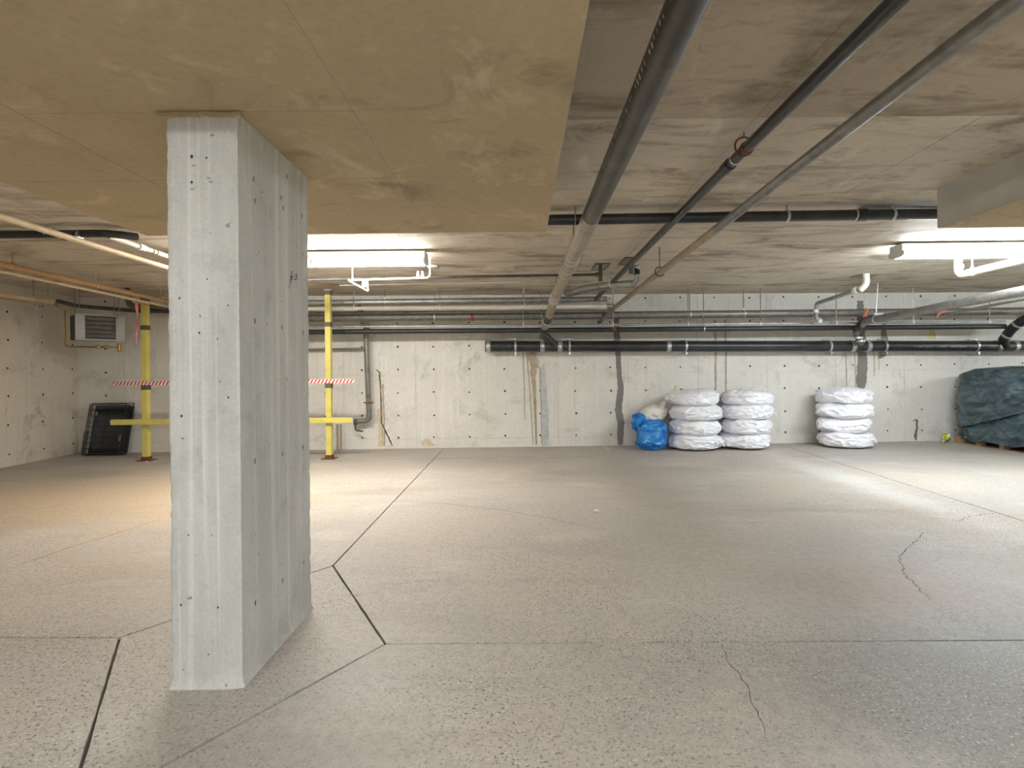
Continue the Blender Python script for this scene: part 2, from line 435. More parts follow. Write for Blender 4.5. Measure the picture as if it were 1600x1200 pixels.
def wall_patch(name, px_pts, w_px, mat, seed, jit=.35, proud=.003):
    """a vertical stain or strip of sealant on the back wall: px_pts from top to bottom"""
    rnd = random.Random(seed); pts = []
    for px, py in px_pts:
        X = 0
        for _ in range(4): X = at(px, py, back_y(X)).x
        p = at(px, py, back_y(X)); pts.append(p)
    P = []
    ws = w_px if isinstance(w_px, (list, tuple)) else [w_px] * len(pts)
    W = []
    for i in range(len(pts) - 1):
        k = max(2, int((pts[i + 1] - pts[i]).length / .04))
        for j in range(k): P.append(pts[i].lerp(pts[i + 1], j / k)); W.append(ws[i] + (ws[i + 1] - ws[i]) * j / k)
    P.append(pts[-1]); W.append(ws[-1])
    vs, fs = [], []
    for p, w in zip(P, W):
        h = w * 9.28 / FPX / 2
        for s in (-1, 1):
            q = p + bd * s * h * (1 + rnd.uniform(-jit, jit)) + bn * proud; vs.append(q)
    for i in range(len(P) - 1): fs.append((2 * i, 2 * i + 1, 2 * i + 3, 2 * i + 2))
    return obj(name, MB().add(vs, fs), mat, wall_back)
wall_patch('sealant_strip', [(963, 498), (964, 530), (968, 590), (970, 606), (966, 640), (970, 660), (969, 695)], [9, 10, 7, 10, 11, 11, 8], 'sealant', 1, .15)
wall_patch('sealant_strip', [(1344, 470), (1347, 550), (1347, 590), (1344, 615)], [10, 14, 17, 10], 'sealant', 2, .2)
wall_patch('sealant_strip', [(1381, 505), (1382, 552), (1374, 560)], [6, 14, 6], 'sealant', 22, .2)
wall_patch('sealant_strip', [(841, 548), (847, 575), (851, 640), (852, 697)], [12, 9, 11, 12], 'pale_render', 3, .12, .002)
wall_patch('sealant_strip', [(844, 550), (846, 565), (845, 574)], [9, 8, 3], 'lime', 31, .3, .004)
for i, (x0, y0, x1, y1, w) in enumerate([(817, 550, 820, 655, 1.5), (823, 550, 833, 694, 1.8), (829, 552, 838, 694, 2.4), (834, 560, 838, 694, 2.6), (843, 560, 846, 694, 1.5), (1321, 548, 1323, 615, 1.6),
                                         (1335, 550, 1337, 615, 1.4), (1365, 550, 1366, 588, 1.2), (1372, 550, 1373, 577, 1.2), (1117, 500, 1118, 610, 3.5), (1133, 500, 1134, 610, 3), (598, 600, 601, 697, 2.2), (594, 580, 598, 697, 1.6)]):
    wall_patch('drip_stain', [(x0, y0), ((x0 + x1) / 2 + .8, (y0 + y1) / 2), (x1, y1)], [w * 1.2, w, w * .8], 'drip', 10 + i, .3)
wall_patch('drip_stain', [(831, 545), (834, 570), (832, 600)], [14, 14, 4], 'drip', 60, .3, .0015)
wall_patch('lime_stain', [(592, 500), (594, 545), (600, 600), (606, 660), (612, 697)], [6, 9, 7, 9, 12], 'lime', 61, .4, .0015)
wall_patch('rust_stain', [(593, 640), (595, 670), (596, 698)], [6, 8, 9], 'rust_stain', 62, .3, .002)
wall_patch('rust_stain', [(668, 686), (668, 697)], [8, 22], 'rust_stain', 63, .5, .001)
wall_patch('crack_line', [(588, 577), (593, 583), (595, 620), (596, 660), (610, 690), (613, 697)], [1.5, 2, 1.6, 1.6, 2.4, 1.4], 'hole', 64, .5, .003)
wall_patch('olive_stain', [(1426, 658), (1432, 655), (1433, 668), (1430, 680), (1431, 688)], [2.5, 4, 3, 5, 2], 'olive_stain', 65, .3)
wall_patch('paint_mark', [(1455, 514), (1456, 530)], [10, 11], 'yellow_mark', 66, .5)
wall_patch('paint_mark', [(1056, 601), (1054, 610)], [4, 3], 'yellow_mark', 67, .5)

# ceiling slab with form sheets, and the two drop panels
ceiling = struct(obj('ceiling', MB().box(((XL + XR) / 2, 1.35, ZC + .116), (XR - XL, 17.3, .22)), 'slab_soffit'))
xs = [XL, -6.0, -3.58, -2.38, -1.16, .05, 1.27, 2.49, 3.71, 4.93, 7.37, 9.8, XR]
ys = [YN, -3.2, -.8, 1.65, 2.90, 5.0, 6.27, 7.49, 9.9]
for i in range(len(xs) - 1):
    for j in range(len(ys) - 1):
        k = random.uniform(0, .0025)
        obj('form_sheet', MB().box(((xs[i] + xs[i + 1]) / 2, (ys[j] + ys[j + 1]) / 2, ZC + .004 + k), (xs[i + 1] - xs[i] - .003, ys[j + 1] - ys[j] - .003, .008)), 'slab_soffit_dark' if ys[j + 1] < 3 else 'slab_soffit', ceiling)
def drop_panel(x0, x1, y0, y1, xseams, yseams):
    c = obj('drop_panel', MB().box(((x0 + x1) / 2, (y0 + y1) / 2, (ZC + ZP + .003) / 2), (x1 - x0, y1 - y0, ZC - ZP - .003)), 'concrete_edge', ceiling)
    X = [x0] + xseams + [x1]
    for i in range(len(X) - 1):
        Y = [y0] + (yseams if i == 1 else yseams[-1:]) + [y1]
        for j in range(len(Y) - 1):
            k = random.uniform(0, .004)
            obj('form_sheet', MB().box(((X[i] + X[i + 1]) / 2, (Y[j] + Y[j + 1]) / 2, ZP + .0025 + k * .3), (X[i + 1] - X[i] - .004, Y[j + 1] - Y[j] - .004, .005)), 'panel_soffit', c)
drop_panel(-2.78, .21, 1.04, 4.075, [-1.99, -.655], [2.18, 2.93])
drop_panel(3.14, 6.13, 1.04, 4.075, [3.95, 5.3], [2.18, 2.93])

# ------------------------------------------------------------------ fluorescent fixtures
def fixture(x0, x1, y, kind, label):
    t = thing('strip_light', label, 'light fixture', ((x0 + x1) / 2, y, ZC - .16), 0, 'ceiling strip lights')
    L = x1 - x0; xm = (x0 + x1) / 2
    obj('housing', MB().box((xm, y, ZC - .055), (L, .19, .07)), 'fixture', t, bevel=.006)
    for q in (.2, .8): obj('mounting_stem', MB().tube([(x0 + L * q, y, ZC), (x0 + L * q, y, ZC - .03)], .012, 8), 'fixture', t)
    prof = [(-.055, -.072), (-.10, -.078), (-.112, -.10), (-.10, -.128), (-.06, -.142), (0, -.146), (.06, -.142), (.10, -.128), (.112, -.10), (.10, -.078), (.055, -.072)]
    for a, b in ((x0 + .02, xm - .012), (xm + .012, x1 - .02)):
        n = len(prof); vs = [(a, y + p, ZC + q - .012) for p, q in prof] + [(b, y + p, ZC + q - .012) for p, q in prof]
        obj('diffuser', MB().add(vs, [(i, (i + 1) % n, n + (i + 1) % n, n + i) for i in range(n)] + [tuple(range(n)), tuple(range(2 * n - 1, n - 1, -1))]), 'lens_' + kind, t)
    for xx in (x0, x1 - .02, xm - .01):
        mb = MB(); vs = [(xx, y + p * 1.04, ZC + q - .014) for p, q in prof] + [(xx + .02, y + p * 1.04, ZC + q - .014) for p, q in prof]; n = len(prof)
        obj('end_cap', mb.add(vs, [(i, (i + 1) % n, n + (i + 1) % n, n + i) for i in range(n)] + [tuple(range(n)), tuple(range(2 * n - 1, n - 1, -1))]), 'fixture', t)
    return t
fixture(-3.44, -1.0, 5.92, 'warm', 'lit white strip light on the ceiling behind the concrete column')
fixture(4.02, 6.46, 5.80, 'cool', 'lit white strip light on the ceiling above the bagged tires')
fixture(-3.44, -1.0, -1.5, 'neutral', 'lit white strip light on the ceiling of the bay before the column')
fixture(4.02, 6.46, -1.5, 'dim', 'lit white strip light on the ceiling of the bay before the second drop panel')
fixture(.30, 2.74, -1.5, 'neutral', 'added unseen strip light between the two bays, evening out the near area')  # added behind the camera to even out the near brightness
fixture(9.4, 11.84, 5.80, 'cool', 'added unseen strip light beyond the tarp load, brightening the right wall')  # added out of view to brighten the far right wall
fixture(.30, 2.74, -4.8, 'neutral', 'added unseen strip light near the rear wall, filling in the shadows')  # added behind the camera to lift the overall light level

# ------------------------------------------------------------------ the concrete column
def column():
    x0, x1, y0, y1 = -1.416, -1.131, 2.185, 2.93
    t = thing('concrete_column', 'tall rectangular bare concrete column with chipped edges standing in a diamond floor joint', 'column', ((x0 + x1) / 2, (y0 + y1) / 2, 0))
    c = .013
    loop = []
    def seg(a, b, k):
        for j in range(k): loop.append((a[0] + (b[0] - a[0]) * j / k, a[1] + (b[1] - a[1]) * j / k))
    seg((x0 + c, y0), (x1 - .034, y0), 8); seg((x1 - .034, y0), (x1, y0 + c), 3); seg((x1, y0 + c), (x1, y1 - c), 16); seg((x1, y1 - c), (x1 - c, y1), 2)
    seg((x1 - c, y1), (x0 + c, y1), 8); seg((x0 + c, y1), (x0, y1 - c), 2); seg((x0, y1 - c), (x0, y0 + c), 14); seg((x0, y0 + c), (x0 + c, y0), 2)
    nz = 110; n = len(loop); vs, fs = [], []
    cx, cy = (x0 + x1) / 2, (y0 + y1) / 2
    for k in range(nz + 1):
        z = ZP * k / nz
        flare = .012 * max(0, 1 - z / .05) ** 2 + .006 * max(0, 1 - (ZP - z) / .05)
        for x, y in loop:
            edge = min(abs(x - x0), abs(x - x1)) < .036 and min(abs(y - y0), abs(y - y1)) < .02
            a = .0040 if edge else .0010
            w = mnoise.noise(Vector((x * 30, y * 30, z * 38))) * a + mnoise.noise(Vector((x * 8, y * 8, z * 9))) * a * .8
            if edge: w = min(w, .001)
            d = Vector((x - cx, y - cy, 0)); dx = 1 if x > cx else -1; dy = 1 if y > cy else -1
            nx = dx if min(abs(x - x0), abs(x - x1)) < .03 else 0; ny = dy if min(abs(y - y0), abs(y - y1)) < .02 else 0
            q = Vector((x, y, z)) + Vector((nx, ny, 0)) * (w + flare); vs.append(q)
    for k in range(nz):
        for i in range(n): fs.append((k * n + i, k * n + (i + 1) % n, (k + 1) * n + (i + 1) % n, (k + 1) * n + i))
    obj('shaft', MB().add(vs, fs + [tuple(range(n - 1, -1, -1)), tuple(nz * n + i for i in range(n))]), 'column', t, smooth=True)
    # crescent-shaped tie holes on the long side
    for px, py in [(397, 281), (399, 315), (443, 326), (472, 338), (399, 502), (441, 512), (474, 520), (399, 720), (442, 709), (474, 698), (400, 941), (442, 906), (475, 878), (449, 277), (440, 310)]:
        p = at_x(px, py, x1); vs = []
        p.y = min(p.y, y1 - .03); r = .013
        for k in range(9): q = math.pi * (.5 + k / 8); vs.append((x1 + .002, p.y + math.cos(q) * r, p.z + math.sin(q) * r))
        for k in range(7, 0, -1): q = math.pi * (.5 + k / 8); vs.append((x1 + .002, p.y + math.cos(q) * r * .35, p.z + math.sin(q) * r * .85))
        obj('tie_hole', MB().add(vs, [tuple(range(len(vs)))]), 'marker', t)
    fm = MB()
    for px, py, r in [(300, 245, .006), (300, 285, .005), (323, 247, .004), (281, 466, .004), (324, 436, .003), (357, 477, .003), (312, 520, .004), (357, 621, .004), (284, 650, .005), (283, 945, .004), (341, 949, .004), (295, 836, .003), (326, 1022, .003)]:
        p = at(px, py, y0); fm.add([(p.x + math.cos(k) * r, y0 - .002, p.z + math.sin(k) * r * 1.3) for k in [j * math.pi / 4 for j in range(8)]], [tuple(range(8))])
    obj('air_hole', fm, 'hole', t)['kind'] = 'stuff'
    # handwritten mark on the long side
    wm = MB()
    def stroke(*pp, w=.0022):
        ps = [at_x(x, y, x1) + Vector((.0025, 0, 0)) for x, y in pp]
        for a, b in zip(ps[:-1], ps[1:]):
            d = (b - a); nn = Vector((0, -d.z, d.y)).normalized() * w
            e = d.normalized() * w * .6
            wm.add([a - nn - e, a + nn - e, b + nn + e, b - nn + e], [(0, 1, 2, 3)])
    stroke((457, 425), (456, 424), (455.5, 428), (455, 433), (454, 437), (453.6, 444)); stroke((453, 432.6), (457.5, 432.4)); stroke((453.6, 436.4), (456, 436.2))
    stroke((464, 428.8), (461.2, 428.8), (461.2, 432)); stroke((461.2, 431.6), (464, 433), (463.6, 435)); stroke((463, 436.6), (459, 436.4))
    obj('written_mark', wm, 'marker', t)
    # ragged form lip under the panel
    lm = MB()
    for k in range(10):
        a = x0 - .02 + .033 * k; lm.box((a + .015, y0 - .008, ZP - .008 - random.uniform(0, .006)), (.036, .02, .016))
    obj('form_lip', lm, 'panel_soffit', t)
column()

# ------------------------------------------------------------------ pipes
Z = Vector((0, 0, 1))
class Pipe:
    def __init__(s, label, pts, r, mat, bend=0.0, cat='pipe', name='pipe', seg=16, group=None):
        s.pts = [Vector(p) for p in pts]; s.r = r
        s.t = thing(name, label, cat, s.pts[0], 0, group)
        obj('pipe_run', MB().tube(s.pts, r, seg, bend or r * 3), mat, s.t, smooth=True)
    def point(s, f):
        """point at fraction f of the whole length, and the direction there"""
        L = [(b - a).length for a, b in zip(s.pts[:-1], s.pts[1:])]; d = f * sum(L)
        for i, l in enumerate(L):
            if d <= l or i == len(L) - 1: return s.pts[i].lerp(s.pts[i + 1], d / l), (s.pts[i + 1] - s.pts[i]).normalized()
            d -= l
    def near_px(s, px, seg=0):
        """point of a segment seen at photo column px"""
        a, b = s.pts[seg], s.pts[seg + 1]; best = None
        for k in range(401):
            q = a.lerp(b, k / 400); u = CX + (q.x / q.y * math.cos(ROLL) - (q.z - EYE) / q.y * math.sin(ROLL)) * FPX
            if best is None or abs(u - px) < best[0]: best = (abs(u - px), q)
        return best[1], (b - a).normalized()
    def coupling(s, pd, w=.06, k=1.16, mat='abs_black', name='coupling'):
        return obj(name, MB().ring(pd[0], pd[1], s.r * k, w), mat, s.t, smooth=True)
    def hanger(s, pd, mat='clamp', top=ZC, rod=True, w=.022, rmat='rod'):
        p, d = pd
        c = obj('clamp', MB().ring(p, d, s.r * 1.09 + .002, w), mat, s.t, smooth=True)
        obj('clamp_bolt', MB().box(p + Z * (s.r + .012), (.018, .018, .03)), mat, c)
        if rod: obj('hanger_rod', MB().tube([p + Z * s.r, Vector((p.x, p.y, top))], .0075, 6), rmat, s.t)

# --- pipes running towards the back wall
zA = 2.32
pA = Pipe('thick dark drain pipe hung beside the drop panel, bending down at the back wall',
          [(.50, -1.0, zA + .03), (.50, 3.9, zA), (.49, 7.75, 2.28), (.455, 8.45, 2.10), at(851, 510, 8.86), at(850, 526, 8.95)], .061, 'abs_dusty', .12, seg=24)
p0 = Vector((.50, 3.75, zA)); dY = Vector((0, 1, 0))
obj('tan_section', MB().tube([(.50, 3.7, zA), (.50, 3.9, zA), (.49, 7.75, 2.28), (.462, 8.30, 2.14)], .0625, 24, .12), 'abs_tan', pA.t, smooth=True)
for y, w in ((5.2, .03), (5.55, .22), (6.0, .03)): pA.coupling((Vector((.4966, y, zA - .012)), dY), w, 1.13, 'abs_tan')
for y in (5.05, 5.45, 5.72): pA.coupling((Vector((.4966, y, zA - .012)), dY), .018, 1.17, 'clamp', 'band')
for y in (7.5, 7.6, 7.7, 7.8): pA.coupling((Vector((.49, y, 2.28)), dY), .02, 1.14, 'clamp', 'band')
d5 = (at(851, 510, 8.86) - Vector((.455, 8.45, 2.10))).normalized()
for f in (.35, .62, .9): pA.coupling((Vector((.455, 8.45, 2.10)).lerp(at(851, 510, 8.86), f), d5), .05, 1.18, ('abs_black', 'clamp', 'clamp')[int(f * 3.2)] if f < .95 else 'clamp', 'band')
pA.hanger((Vector((.4975, 4.9, zA - .01)), dY)); pA.hanger((Vector((.49, 7.2, 2.283)), dY)); pA.hanger((Vector((.499, 1.3, zA + .015)), dY))
pr = MB(); rr = random.Random(3)
for k in range(46):                                     # white factory print along the pipe, too worn to read
    y = 1.55 + k * .036 + rr.uniform(-.006, .006); an = math.pi * 1.13
    if rr.random() < .15: continue
    h = rr.uniform(.004, .011); q = rr.uniform(-.12, .12) * .5
    ca = [math.pi * 1.08 + s_ * h / .061 + q for s_ in (-1, 1)]
    zc = zA + .03 - (y + 1) / 4.9 * .03
    l = rr.uniform(.004, .012)
    vs = [(.50 + math.cos(a_) * .0618, yy, zc + math.sin(a_) * .0618) for a_ in ca for yy in (y, y + l)]
    pr.add(vs, [(0, 1, 3, 2)])
obj('print', pr, 'print', pA.t)['kind'] = 'stuff'

zB = 2.50
pB = Pipe('black drain pipe running to the back wall in a rusty ring hanger', [(1.30, -1.0, zB), (1.28, 3.2, zB), (1.235, 8.75, 2.44)], .031, 'abs_black', .1)
q, d = pB.near_px(1163, 0)
hk = obj('ring_hanger', MB().hoop(q + Z * .022 + d * .0, d, .052, .006), 'rust', pB.t, smooth=True)
obj('hanger_rod', MB().tube([q + Z * .07, (q.x, q.y, ZC)], .006, 6), 'rod', pB.t)
obj('ring_band', MB().ring(q - d * .03, d, .036, .03), 'rust', pB.t, smooth=True)
pB.coupling(pB.near_px(1135, 0), .016, 1.1, 'clamp', 'band')
pB.coupling((pB.pts[1].lerp(pB.pts[2], .02), d), .10, 1.2)
pC = Pipe('grey steel pipe running to the back wall with a bent down end', [(1.66, -1.0, 2.45), at(1495, 68, 2.0), at(960, 481, 8.3), at(936, 504, 8.85)], .033, 'steel_mid', .06)
obj('tan_section', MB().tube([pC.pts[1].lerp(pC.pts[2], .36), pC.pts[2]], .0338, 16), 'steel_tan', pC.t, smooth=True)
q, d = pC.near_px(1031, 1)
obj('ring_hanger', MB().hoop(q + Z * .012, d, .05, .006), 'rust', pC.t, smooth=True)
obj('hanger_rod', MB().tube([q + Z * .05, (q.x, q.y, ZC)], .006, 6), 'rod', pC.t)

# --- pipes left of the column
pD1 = Pipe('cream pipe running back from the frame edge, highest of those beside the column', [(-3.53, 1.5, 2.365), (-3.53, 5.55, 2.35), (-3.60, 8.6, 2.36)], .024, 'cream_pipe')
pD2 = Pipe('thicker orange-cream pipe of the pair below the high cream pipe', [at(-240, 350, 4.4), at(0, 413, 5.65), at(267, 472, 8.55)], .034, 'orange_pipe')
pD2.hanger(pD2.near_px(20, 1), 'orange_pipe', rmat='orange_pipe'); pD2.hanger(pD2.near_px(150, 1), 'cream_pipe', rmat='cream_pipe'); pD2.hanger(pD2.near_px(251, 1), 'cream_pipe', rmat='cream_pipe')
pD2b = Pipe('thin cream pipe fixed along the underside of the orange-cream pipe', [at(-240, 366, 4.4), at(0, 423.5, 5.62), at(267, 480, 8.5)], .019, 'cream_pipe')
pD3 = Pipe('short cream pipe close to the tan wall above the heater', [at(-200, 423, 5.5), at(0, 460, 6.9), at(82, 472, 7.7)], .032, 'cream_pipe')
pD3.coupling(pD3.near_px(70, 1), .04, 1.2, 'cream_pipe')
obj('valve', MB().box(at(64, 479, 7.5), (.05, .05, .05)), 'galv', pD3.t, bevel=.006)
obj('valve_lever', MB().tube([at(58, 477, 7.4), at(54, 484, 7.4)], .012, 8), 'galv', pD3.t)
obj('end_fitting', MB().tube([at(84, 474, 7.7), at(90, 478, 7.8)], .02, 8), 'galv', pD3.t)
for px in (75, 52): pD3.hanger(pD3.near_px(px, 1))
pD3b = Pipe('thin brown pipe under the short cream pipe at the tan wall', [at(-200, 434, 5.5), at(0, 466.5, 6.9), at(56, 476, 7.4)], .014, 'steel_tan')
pD4 = Pipe('black drain pipe along the ceiling beyond the drop panel, beside the column', [(-6.9, 4.85, 2.525), (-3.62, 4.80, 2.525), at(214, 370, 5.0)], .034, 'abs_black')
obj('metal_channel', MB().box((-5.6, 4.83, 2.555), (2.4, .05, .02)), 'galv', pD4.t)
pD4.coupling((Vector((-3.95, 4.787, 2.50)), Vector((1, 0, 0))), .10, 1.18)
pD4.coupling((Vector((-3.86, 4.785, 2.50)), Vector((1, 0, 0))), .015, 1.24, 'clamp', 'band')
for x_ in (-4.16, -4.10): obj('clamp', MB().hoop((x_, 4.78, 2.55), (1, 0, 0), .03, .006), 'clamp', pD4.t, smooth=True)
pD5 = Pipe('bright cream pipe with written band under the strip light beside the column', [at(170, 369, 4.95), at(267, 402, 5.75), (-3.7, 7.4, 2.47)], .024, 'white_pvc')
pD5.coupling(pD5.near_px(224, 0), .05, 1.3, 'bag_white', 'wrapped_cloth'); pD5.coupling(pD5.near_px(218, 0), .03, 1.5, 'bag_white', 'wrapped_cloth')
pD5.coupling(pD5.near_px(238, 0), .012, 1.08, 'marker', 'written_band'); pD5.coupling(pD5.near_px(244, 0), .01, 1.08, 'marker', 'written_band')
obj('cap', MB().ring(at(199, 452, 8.2), (0, 0, 1), .035, .12), 'abs_black', tag(thing('pipe_stub', 'short black pipe stub hanging above the orange-cream pipe', 'pipe', at(199, 452, 8.2)), 'short black pipe stub hanging above the orange-cream pipe', 'pipe'))
pDk = Pipe('grey elbow pipe behind the cream pair near the yellow post', [at(200, 465, 8.75), at(203, 478, 8.75), at(270, 482, 8.75)], .045, 'steel_mid', .08)
pDd = Pipe('dark pipe crossing above the heater along the back wall', [at(88, 470, 8.2), at(120, 478, 8.4), at(215, 486, 8.7), at(480, 492, 8.95)], .03, 'steel_dark', .08)

# --- black pipe across the ceiling, right of the drop panel
pE = Pipe('glossy black drain pipe across the ceiling between the two drop panels', [(-1.0, 4.46, 2.50), (6.6, 4.40, 2.53)], .043, 'abs_black', seg=20)
obj('metal_channel', MB().box((4.6, 4.47, 2.58), (3.6, .04, .02)), 'galv', pE.t)
pE.hanger(pE.near_px(1228)); pE.hanger(pE.near_px(1396)); pE.coupling(pE.near_px(1346), .07, 1.14); pE.coupling(pE.near_px(1336), .012, 1.17, 'clamp', 'band')
q, d = pE.near_px(899); obj('hanger_rod', MB().tube([q + Vector((0, -.05, -.06)), Vector((q.x, q.y - .05, ZC))], .006, 6), 'rod', pE.t)

# --- pipes along the back wall
def along(px0, py0, px1, py1, off):
    Y0 = back_y((px0 - CX) / FPX * 9.2) - off; Y1 = back_y((px1 - CX) / FPX * 9.2) - off
    return [at(px0, py0, Y0), at(px1, py1, Y1)]
pF1 = Pipe('galvanised pipe behind the white pipe, topmost on the back wall', along(350, 475, 948, 467, .55), .043, 'galv')
for px in (601,): pF1.hanger(pF1.near_px(px))
pF2 = Pipe('long white pipe hung on thin rods in front of the back wall', along(330, 484, 948, 478, .75), .030, 'white_pvc')
for px in (553, 687, 819, 941): pF2.hanger(pF2.near_px(px), 'white_pvc')
obj('elbow', MB().tube([pF2.pts[1], pF2.pts[1] + Vector((.08, 0, 0)), pF2.pts[1] + Vector((.12, .1, .0)), pF2.pts[1] + Vector((.12, .45, 0))], .034, 12, .05), 'galv', pF2.t, smooth=True)
pF2b = Pipe('thin grey pipe just under the long white pipe', along(330, 490, 960, 486, .5), .022, 'steel_mid')
pF3 = Pipe('wide grey steel pipe along the back wall with red tags', along(330, 499, 1690, 485, .40), .062, 'steel_mid', seg=24)
for px in (681, 847): pF3.hanger(pF3.near_px(px), 'clamp', rod=True)
for px in (1163, 1077): pF3.hanger(pF3.near_px(px), 'clamp')
obj('tag', MB().ring(pF3.near_px(738)[0], (1, 0, 0), .068, .045), 'red', pF3.t, smooth=True)
obj('tag', MB().box(pF3.near_px(945)[0] + Vector((0, -.08, .0)), (.09, .02, .05), rot=Matrix.Rotation(-.5, 3, 'Y')), 'red', pF3.t)
obj('tag', MB().tube([at(1463, 496, 8.9), at(1468, 489, 8.9), at(1478, 486, 8.9)], .02, 8), 'orange', pF3.t)
pF4 = Pipe('thin bright pipe under the wide grey steel pipe', along(330, 512, 1570, 503, .55), .021, 'galv')
for px in (819, 958, 1076, 1190, 1308, 1428, 1546): pF4.hanger(pF4.near_px(px), 'white_pvc')
pF4b = Pipe('black pipe directly beneath the thin bright pipe on the back wall', along(330, 520, 1570, 510, .45), .042, 'abs_black', seg=18)
for px in (1100,): pF4b.hanger(pF4b.near_px(px), 'clamp')
obj('wood_block', MB().box(pF4b.near_px(960)[0] + Vector((-.03, -.06, 0)), (.07, .06, .06)), 'rust', pF4b.t)
pF5 = Pipe('big black drain pipe low on the back wall with steel couplings and a capped end', along(758, 541, 1720, 541, .22), .092, 'abs_black', seg=28)
for px in (764, 847, 874, 1044, 1331, 1355, 1559, 1585):
    c = pF5.coupling(pF5.near_px(px), .075, 1.07, 'clamp', 'steel_coupling')
    for s in (-.022, .022): obj('band', MB().ring(pF5.near_px(px)[0] + Vector((s, 0, 0)), pF5.near_px(px)[1], .104, .012), 'galv', c, smooth=True)
for px in (805, 889, 1070, 1296, 1381, 1523):
    q, d = pF5.near_px(px)
    c = obj('wall_clamp', MB().ring(q, d, .099, .035), 'clamp', pF5.t, smooth=True)
    obj('bracket', MB().box(q + Vector((0, .08, .115)), (.03, .22, .02)).box(q + Vector((-.05, -.02, .118)), (.14, .03, .008)).box(q + Vector((0, .02, -.118)), (.03, .20, .02)).box(q + Vector((0, -.07, -.12)), (.028, .03, .045)), 'clamp', c)
pr = MB()
for k in range(44):
    q, d = pF5.near_px(1424 + k * 2.2)
    if rr.random() < .2: continue
    a_ = -.15; vs = [(q.x + dx, q.y - math.cos(a_ + s_) * .0935, q.z + math.sin(a_ + s_) * .0935) for s_ in (-.05, .05) for dx in (0, rr.uniform(.008, .018))]
    pr.add(vs, [(0, 1, 3, 2)])
obj('print', pr, 'print', pF5.t)['kind'] = 'stuff'
q, _ = pF5.near_px(860)
obj('wye_branch', MB().tube([q + Vector((.10, 0, 0)), q + Vector((.02, -.06, .06)), at(851, 524, 8.94)], .068, 18, .05), 'abs_black', pF5.t, smooth=True)

# --- sprinkler line and fittings under the ceiling
pG = Pipe('slim dark sprinkler pipe under the ceiling ending at a tee', [at(330, 441, 6.6), at(640, 433.5, 6.65), at(941, 429, 6.75)], .017, 'steel_dark')
obj('tee', MB().tube([at(938, 440, 6.75), at(938, 418, 6.75)], .026, 10).ring(at(934, 429, 6.75), (1, 0, 0), .028, .06), 'steel_dark', pG.t, smooth=True)
obj('sprinkler_head', MB().tube([at(938, 438, 6.75), at(938, 441, 6.75)], [.014, .022], 8), 'clamp', pG.t)
obj('ceiling_collar', MB().tube([at(938, 420, 6.75), Vector((at(938, 420, 6.75).x, 6.75, ZC))], .022, 10), 'steel_dark', pG.t)
for i, (px, py, lab) in enumerate([(938, 417, 'square steel plate on the ceiling above the sprinkler tee'), (983, 408, 'square steel plate on the ceiling behind the black drain pipe')]):
    p = at_z(px, py, ZC - .004); t = thing('ceiling_plate', lab, 'plate', p, 0, 'steel ceiling plates')
    obj('plate', MB().box((p.x, p.y, ZC - .004), (.17, .42, .006)), 'plate', t)
    fr = MB()
    for s in (-1, 1): fr.box((p.x + s * .085, p.y, ZC - .006), (.012, .43, .01)).box((p.x, p.y + s * .21, ZC - .006), (.18, .012, .01))
    obj('plate_rim', fr, 'steel_dark', t)
    if i: obj('pipe_sleeve', MB().tube([(p.x + .03, p.y, ZC - .005), (p.x + .03, p.y, ZC - .16)], .035, 12), 'steel_mid', t, smooth=True)
pG2 = Pipe('curved grey pipe under the ceiling between the dark drain pipes', [at(883, 459, 7.9), at(915, 449, 7.6), at(955, 444, 7.2), at(992, 442, 6.9), at(998, 434, 6.75), at(995, 415, 6.7)], .036, 'galv', .12)
pG2.hanger(pG2.near_px(955, 2), 'white_pvc'); pG2.coupling(pG2.near_px(985, 2), .05, 1.15, 'galv')
pG2.coupling((at(995, 424, 6.72), Z), .08, 1.2, 'abs_black')
shadeG2 = Pipe('line of shade under the curved grey pipe, built as a thin tube', [at(886, 463, 7.9), at(915, 457, 7.6), at(955, 450, 7.25)], .016, 'steel_mid', .1)  # shade below the curved pipe, modelled as a thin grey tube
# conduit by the left strip light
p1, p2, p3 = at(544, 438, 6.15), at(672, 434, 6.15), at(672, 416, 6.15)
pH = Pipe('white conduit bent below the strip light behind the column', [p1, p2, (p2.x, p2.y, ZC)], .011, 'white_pvc', .05, 'conduit')
obj('bracket', MB().tube([at(546, 439, 6.15), at(575, 455, 6.0)], .010, 8).tube([at(575, 455, 6.0), at(574, 440, 6.15)], .010, 8).box(at(570, 443, 6.15), (.05, .03, .09)), 'clamp', pH.t)
for px in (653, 660): obj('sprinkler_head', MB().tube([at(px, 433, 6.15), at(px, 424, 6.15)], [.018, .010], 8), 'white_pvc', pH.t)
obj('junction_box', MB().box(at(677, 417, 6.15), (.12, .10, .03)), 'clamp', pH.t, bevel=.004)
q = at(551, 436, 6.15); obj('hanger_rod', MB().tube([q, (q.x, q.y, ZC)], .007, 6), 'white_pvc', pH.t)
pI = Pipe('thin taut wire under the ceiling behind the strip light', [at(530, 446, 7.0), at(680, 443, 7.0), at(812, 441, 7.0)], .005, 'white_bit', .02, 'wire', 'wire', 6)

